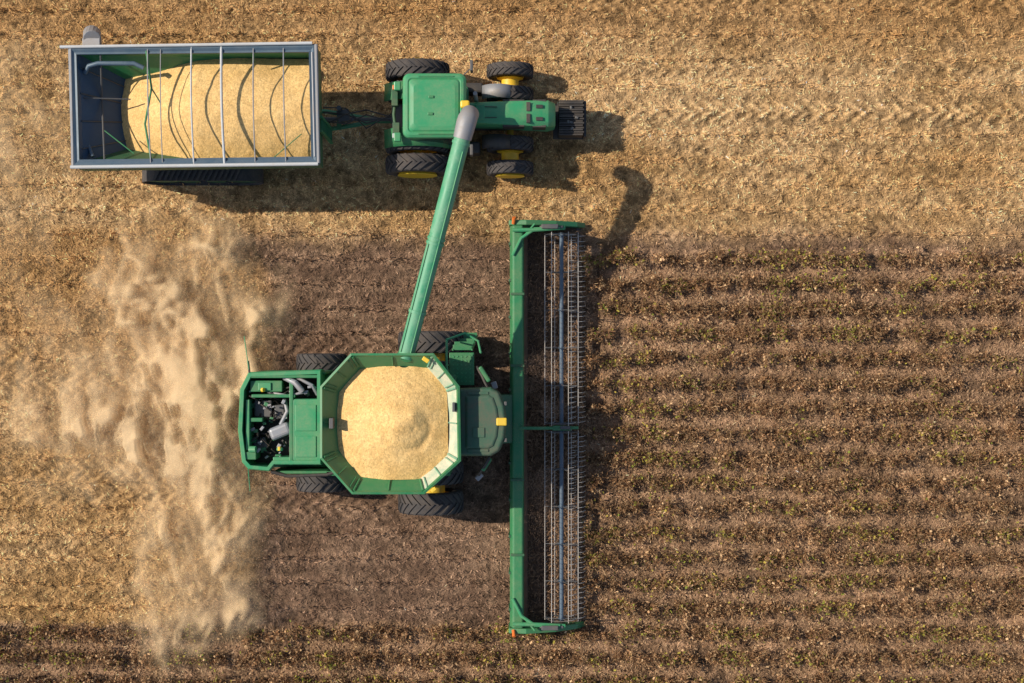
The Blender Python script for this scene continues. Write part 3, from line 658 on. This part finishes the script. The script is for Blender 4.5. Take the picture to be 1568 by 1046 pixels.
loW=[Vector((Lx+2.1,Ty-1.05,1.15)),Vector((Rx-1.2,Ty-1.05,1.15)),Vector((Rx-1.2,By+1.05,1.15)),Vector((Lx+2.1,By+1.05,1.15))]
mid=[Vector((up[0].x+.08,up[0].y-.02,3.35)),Vector((up[1].x,up[1].y-.02,2.45)),Vector((up[2].x,up[2].y+.02,2.45)),Vector((up[3].x+.08,up[3].y+.02,3.35))]
names=["interior_wall_far","interior_wall_front","interior_wall_near","interior_wall_rear"]
mats=[GREEN,BLUEIN,GREEND,BLUEIN]
for i in range(4):
    j=(i+1)%4; mm=MB(); mm.add([up[i],up[j],mid[j],mid[i],loW[j],loW[i]],[(0,1,2,3),(3,2,4,5)]); mm.make(names[i],mats[i],GC)
mm=MB(); mm.add([p for p in loW],[(0,1,2,3)]); mm.make("hopper_floor",BLUEIN,GC)
mm=MB()
for t in (.12,.36,.62,.88):
    a=mid[0].lerp(mid[3],t)+Vector((0,0,.03)); b=loW[0].lerp(loW[3],t)+Vector((0,0,.03)); mm.tube([a,a.lerp(b,.95)],.02,5)
mm.tube([P(154,84,3.5),P(156,150,2.9),P(160,246,3.5)],.025,6); mm.tube([P(128,150,3.3),P(200,152,3.1)],.02,6)
mm.make("rear_slope_ribs",STEELD,GC)
m=MB(); m.tube([P(130,112,3.3),P(136,101,3.4),P(150,97,3.45),P(205,97,3.45),P(220,104,3.4)],.065,10); m.tube([P(131,200,3.0),P(133,215,3.1),P(142,240,3.3)],.05,8); m.make("wall_header_pipe",BLUEST,GC,smooth=True)
def zc_(a,b):
    yc=(Ty+By)/2
    hx=X(300,3.3); e_=.12*(vnf(b,a*.3,.7,33)-.5)
    if a<hx: q=(hx-a+e_); z=3.40-.36*max(q,0)**1.2
    else: z=3.40-.02*(a-hx)**1.5
    w_=1/(1+math.exp(-(a-X(225,3))/.3))
    z-=(.22+.40*w_)*(abs(b-yc)/1.45)**1.8
    z+=.10*(vnf(a,b,1.3,15)-.5)+.03*(vnf(a,b,.3,16)-.5)+.012*(vnf(a,b,.07,19)-.5)
    return z
v=[];f=[];nx_,ny_=150,80
gx0=X(165,3); gx1=Rx-.02
for i in range(nx_+1):
    for j in range(ny_+1):
        a=gx0+(gx1-gx0)*i/nx_; b=By+(Ty-By)*j/ny_; v.append((a,b,zc_(a,b)))
for i in range(nx_):
    for j in range(ny_): k=i*(ny_+1)+j; f.append((k,k+ny_+1,k+ny_+2,k+1))
m=MB(); m.add(v,f); m.make("cart_grain",GRAIN,GC,smooth=True)
yT=Y(72,zt); yB=Y(252,zt)
def bow(px0,px1,rise,r,mat,name):
    p=[]
    for k in range(15):
        t=k/14; xx=X(px0+(px1-px0)*t,zt)
        p.append(Vector((xx,yT+(yB-yT)*t,zt+rise*math.sin(math.pi*t))))
    MB().tube(p,r,8).make(name,mat,GC,smooth=True)
bow(226,231,.12,.018,STEEL,"tarp_bow_1"); bow(246,249,.12,.014,STEEL,"tarp_bow_2"); bow(293,297,.16,.024,WHITE,"tarp_bow_3"); bow(339,344,.18,.036,WHITE,"tarp_bow_4"); bow(388,391,.16,.018,STEEL,"tarp_bow_5"); bow(434,438,.14,.018,STEEL,"tarp_bow_6")
m=MB(); m.tube([P(224,78,3.6),P(232,135,3.6),P(222,190,3.6),P(232,248,3.55)],.03,8); m.tube([P(232,135,3.6),P(246,158,3.4)],.02,6); m.tube([P(160,200,3.3),P(205,235,3.3)],.018,6); m.tube([P(415,245,3.4),P(462,205,3.3)],.014,6); m.tube([P(388,74,3.6),P(388,96,3.3)],.03,6); m.make("green_braces",GREEN,GC,smooth=True)
m=MB(); m.tube([P(92,72,zt+.05),P(478,66,zt+.05)],.045,10); m.tube([P(108,256,zt+.02),P(487,251,zt+.02)],.05,10); m.make("tarp_roll_rails",WHITE,GC,smooth=True)
m=MB(); m.tube([P(108,72,zt),P(112,255,zt)],.05,8); m.tube([P(484,68,zt),P(488,250,zt)],.05,8); m.tube([P(478,80,3.62),P(482,240,3.62)],.03,6); m.make("end_caps",STEEL,GC,smooth=True)
m=MB(); m.tube([P(141,62,2.6),P(141,52,3.0),P(141,60,3.45)],.25,16); m.obox(P(141,66,3.4),(.5,.25,.2),0); m.make("auger_head",STEEL,GC,.02)
m=MB(); m.tube([(X(150,2.5),Ty+.30,2.2),(X(420,1.2),Ty+.30,1.1)],.2,14); m.make("unload_auger",GREEND,GC,smooth=True)
for sd,tag in ((1,"far"),(-1,"near")):
    yc=6.58+sd*1.42; w=.78
    x0=X(232,.7)+.35; x1=X(402,.7)-.6; R=.62
    def path(r,n=16):
        p=[]
        for k in range(n+1): a=math.pi/2-math.pi*k/n; p.append((x1+r*math.cos(a),R+.06+r*math.sin(a)))
        for k in range(n+1): a=-math.pi/2-math.pi*k/n; p.append((x0+r*math.cos(a),R+.06+r*math.sin(a)))
        return p
    po,pi_=path(.62),path(.57); m=MB()
    a=[Vector((q[0],yc-w/2,q[1])) for q in po]; b=[Vector((q[0],yc+w/2,q[1])) for q in po]; c_=[Vector((q[0],yc-w/2,q[1])) for q in pi_]; d_=[Vector((q[0],yc+w/2,q[1])) for q in pi_]
    m.strip(a,b); m.strip(c_,d_); m.strip(a,c_); m.strip(b,d_)
    nL=16
    for k in range(nL):
        xx=x0+(x1-x0)*k/(nL-1)
        for zz in (R+.06+.64,.03):
            for s2 in (-1,1): m.obox((xx+s2*.03,yc+s2*w*.26,zz),(.07,w*.5,.05),s2*.45)
    m.make(f"track_belt_{tag}",RUBBER,GC)
    m=MB()
    for xx,r_ in ((x0,.56),(x1,.56),((x0+x1)/2-.45,.3),((x0+x1)/2+.35,.3)):
        zz=R+.06 if r_>.4 else .38
        m.tube([(xx,yc-w*.4,zz),(xx,yc+w*.4,zz)],r_,24)
    m.make(f"track_wheels_{tag}",GREEND,GC,.02)
m=MB(); m.box(X(200,1),X(430,1),6.3,6.9,.75,.95); m.box(X(300,1),X(330,1),5.2,8.0,.6,.8); m.make("cart_frame",GREEND,GC,.03)
m=MB()
m.tube([(X(420,1),6.95,.85),(X(500,1),6.90,.85),(X(572,1),6.68,.7)],.07,6); m.tube([(X(420,1),6.25,.85),(X(500,1),6.35,.85),(X(572,1),6.62,.7)],.07,6); m.tube([(X(565,1),6.65,.7),(X(612,1),6.65,.65)],.08,8)
m.box(X(515,1),X(522,1),6.35,6.92,.8,.9)
m.make("drawbar",GREEN,GC)
m=MB(); m.tube([(X(490,1),6.65,1.0),(X(600,1),6.65,.95)],.06,10); m.tube([(X(522,1),6.9,.6),(X(522,1),6.9,1.5)],.07,10); m.obox((X(527,1),6.72,1.1),(.35,.35,.3),.2); m.make("pto_shaft_and_jack",STEELD,GC,smooth=True)
m=MB()
for k,(o1,o2) in enumerate(((.15,.1),(-.1,-.2),(.3,.25),(-.25,.05))):
    m.tube([(X(495,1.3),6.65+o1,1.3),(X(530,1.3),6.65+o2,1.25+.1*k),(X(560,1.3),6.65-o1,1.15),(X(600,1.3),6.65+o2*.5,1.2)],.022,6)
m.make("hydraulic_hoses",BLACK,GC,smooth=True)
m=MB(); m.box(Rx+.2,Rx+.28,6.3,6.36,1.0,3.4); m.box(Rx+.2,Rx+.28,5.9,5.96,1.0,3.4)
for k in range(8): m.box(Rx+.21,Rx+.27,5.96,6.3,1.15+k*.28,1.19+k*.28)
m.make("cart_ladder",GREEN,GC)

# ------------------------------------------------------------------ dust: billowing haze shells + airborne chaff
DC=empty("dust_cloud")
def dustfield(x,y):
    wx=(fbm(x,y,1.6,201,4)-.5)*110; wy=(fbm(x,y,1.6,211,4)-.5)*110
    px=784+50*x+wx; py=523-50*y+wy
    yy=[330,400,480,560,650,740,850,930,990]
    sx=np.interp(py,yy,[300,325,370,368,325,318,330,318,285])
    lw=np.interp(py,yy,[90,145,170,140,150,85,75,75,80]); rw=np.interp(py,yy,[45,55,50,50,60,55,50,50,50])
    st=np.interp(py,[310]+yy,[0,.3,.7,1.0,1.0,1.0,1,1,.65,0])
    dx=px-sx; g=np.where(dx<0,np.exp(-(dx/lw)**2),np.exp(-(dx/rw)**2))*st
    lobes=.55*np.exp(-((px-180)/85)**2-((py-655)/38)**2)+.40*np.exp(-((px-235)/90)**2-((py-560)/65)**2)+.22*np.exp(-((px-90)/150)**2-((py-620)/120)**2)+.35*np.exp(-((px-260)/65)**2-((py-970)/60)**2)+.22*np.exp(-((px-40)/110)**2-((py-220)/170)**2)
    g=np.clip(g+lobes,0,1.2)
    u_=x*np.cos(.25)+y*np.sin(.25); v_=-x*np.sin(.25)+y*np.cos(.25)
    n1=fbm(u_*1.7+wx*.006,v_*.75+wy*.006,.95,221,4); bil=1-np.abs(2*fbm(x+wx*.01,y*.7+wy*.01,.8,231,3)-1)
    dens=g*(.30+1.15*ss(.32,.72,n1)*(.45+.7*ss(.45,1.0,bil)))
    return dens,n1,bil
gx=np.arange(X(-60),X(480),.05); gy=np.arange(Y(1090),Y(40),.05); DX,DY=np.meshgrid(gx,gy)
dn,n1,bil=dustfield(DX,DY)
edge=np.minimum(np.minimum(ss(gx[0],gx[0]+.8,DX),1-ss(gx[-1]-.8,gx[-1],DX)),np.minimum(ss(gy[0],gy[0]+.8,DY),1-ss(gy[-1]-.8,gy[-1],DY)))
for k,(zz,gain) in enumerate(((.35,.36),(.75,.34),(1.15,.32))):
    sh=fbm(DX,DY,.8,300+k*13,3)
    a=np.clip(dn*gain*(.55+.9*sh)-.015,0,.6)*edge
    z=zz*(.45+.55*np.clip(dn,0,1))+.14*bil*np.clip(dn,0,1)+.08*sh
    cc=np.stack([.86+0*a,.63+0*a,.37+0*a,a],-1)
    o=gridmesh(f"haze_layer_{k+1}",DX,DY,z,cc,HAZE); o.parent=DC
    o.data.polygons.foreach_set("use_smooth",np.ones(len(o.data.polygons),dtype=bool))
r=np.random.default_rng(5); N=700000
x=r.uniform(X(-40),X(470),N); y=r.uniform(Y(1060),Y(300),N); de,n1,bil=dustfield(x,y)
k=r.random(N)<de*.8; x,y,de,bil=x[k],y[k],de[k],bil[k]; n=len(x)
z=.12+(.25+1.3*np.clip(de,0,1.2)*(.4+.8*bil))*r.random(n)**.8
d=unit(r.normal(0,1,(n,3))*np.array([1,1,.45])); side=unit(np.cross(d,r.normal(0,.45,(n,3))+np.array([-.35,.1,1])))
s_=r.uniform(.004,.010,n)
C=np.array([.82,.58,.32])*r.uniform(.82,1.12,(n,1))
o=quads("airborne_chaff",ribbon(np.stack([x,y,z],1),d,side,s_*1.2,s_),np.clip(C,0,.95),DUSTM); o.parent=DC
n=60000; x=r.normal(X(832,1),.42,n); y=r.normal(Y(640,1),1.5,n); k=r.random(n)<ss(.40,.65,fbm(x,y,.5,401,4)); x,y=x[k],y[k]; n=len(x)
z=.6+.9*r.random(n); d=unit(r.normal(0,1,(n,3))); side=unit(np.cross(d,r.normal(0,.6,(n,3))+np.array([0,0,1]))); s_=r.uniform(.004,.009,n)
o=quads("header_dust",ribbon(np.stack([x,y,z],1),d,side,s_,s_),np.array([.42,.27,.18])*r.uniform(.8,1.2,(n,1)),DUSTM); o.parent=DC

# ------------------------------------------------------------------ light, sky, camera
w=bpy.data.worlds.new("World"); SC.world=w; w.use_nodes=True; nt=w.node_tree
sk=nt.nodes.new("ShaderNodeTexSky"); sk.sky_type='NISHITA'; sk.sun_disc=False
el=math.radians(43); sk.sun_elevation=el; sk.sun_rotation=math.atan2(-1,.24)
bg=nt.nodes["Background"]; bg.inputs["Strength"].default_value=.12; nt.links.new(sk.outputs[0],bg.inputs[0])
sd=bpy.data.lights.new("sun","SUN"); sd.energy=4.8; sd.angle=math.radians(.6); sd.color=(1,.905,.765)
so=bpy.data.objects.new("sun",sd); SC.collection.objects.link(so)
az=Vector((1,-.24,0)).normalized(); dv=Vector((az.x*math.cos(el),az.y*math.cos(el),-math.sin(el)))
so.rotation_euler=dv.to_track_quat('-Z','Y').to_euler(); so.location=(-20,5,30)
cd=bpy.data.cameras.new("camera"); cam=bpy.data.objects.new("camera",cd); SC.collection.objects.link(cam)
cam.location=(0,0,H); cam.rotation_euler=(0,0,0); cd.sensor_width=36; cd.lens=36*H/31.36; cd.clip_end=3000; cd.clip_start=.5
SC.camera=cam
SC.view_settings.view_transform='Standard'
SC.view_settings.look='None'; SC.view_settings.exposure=0
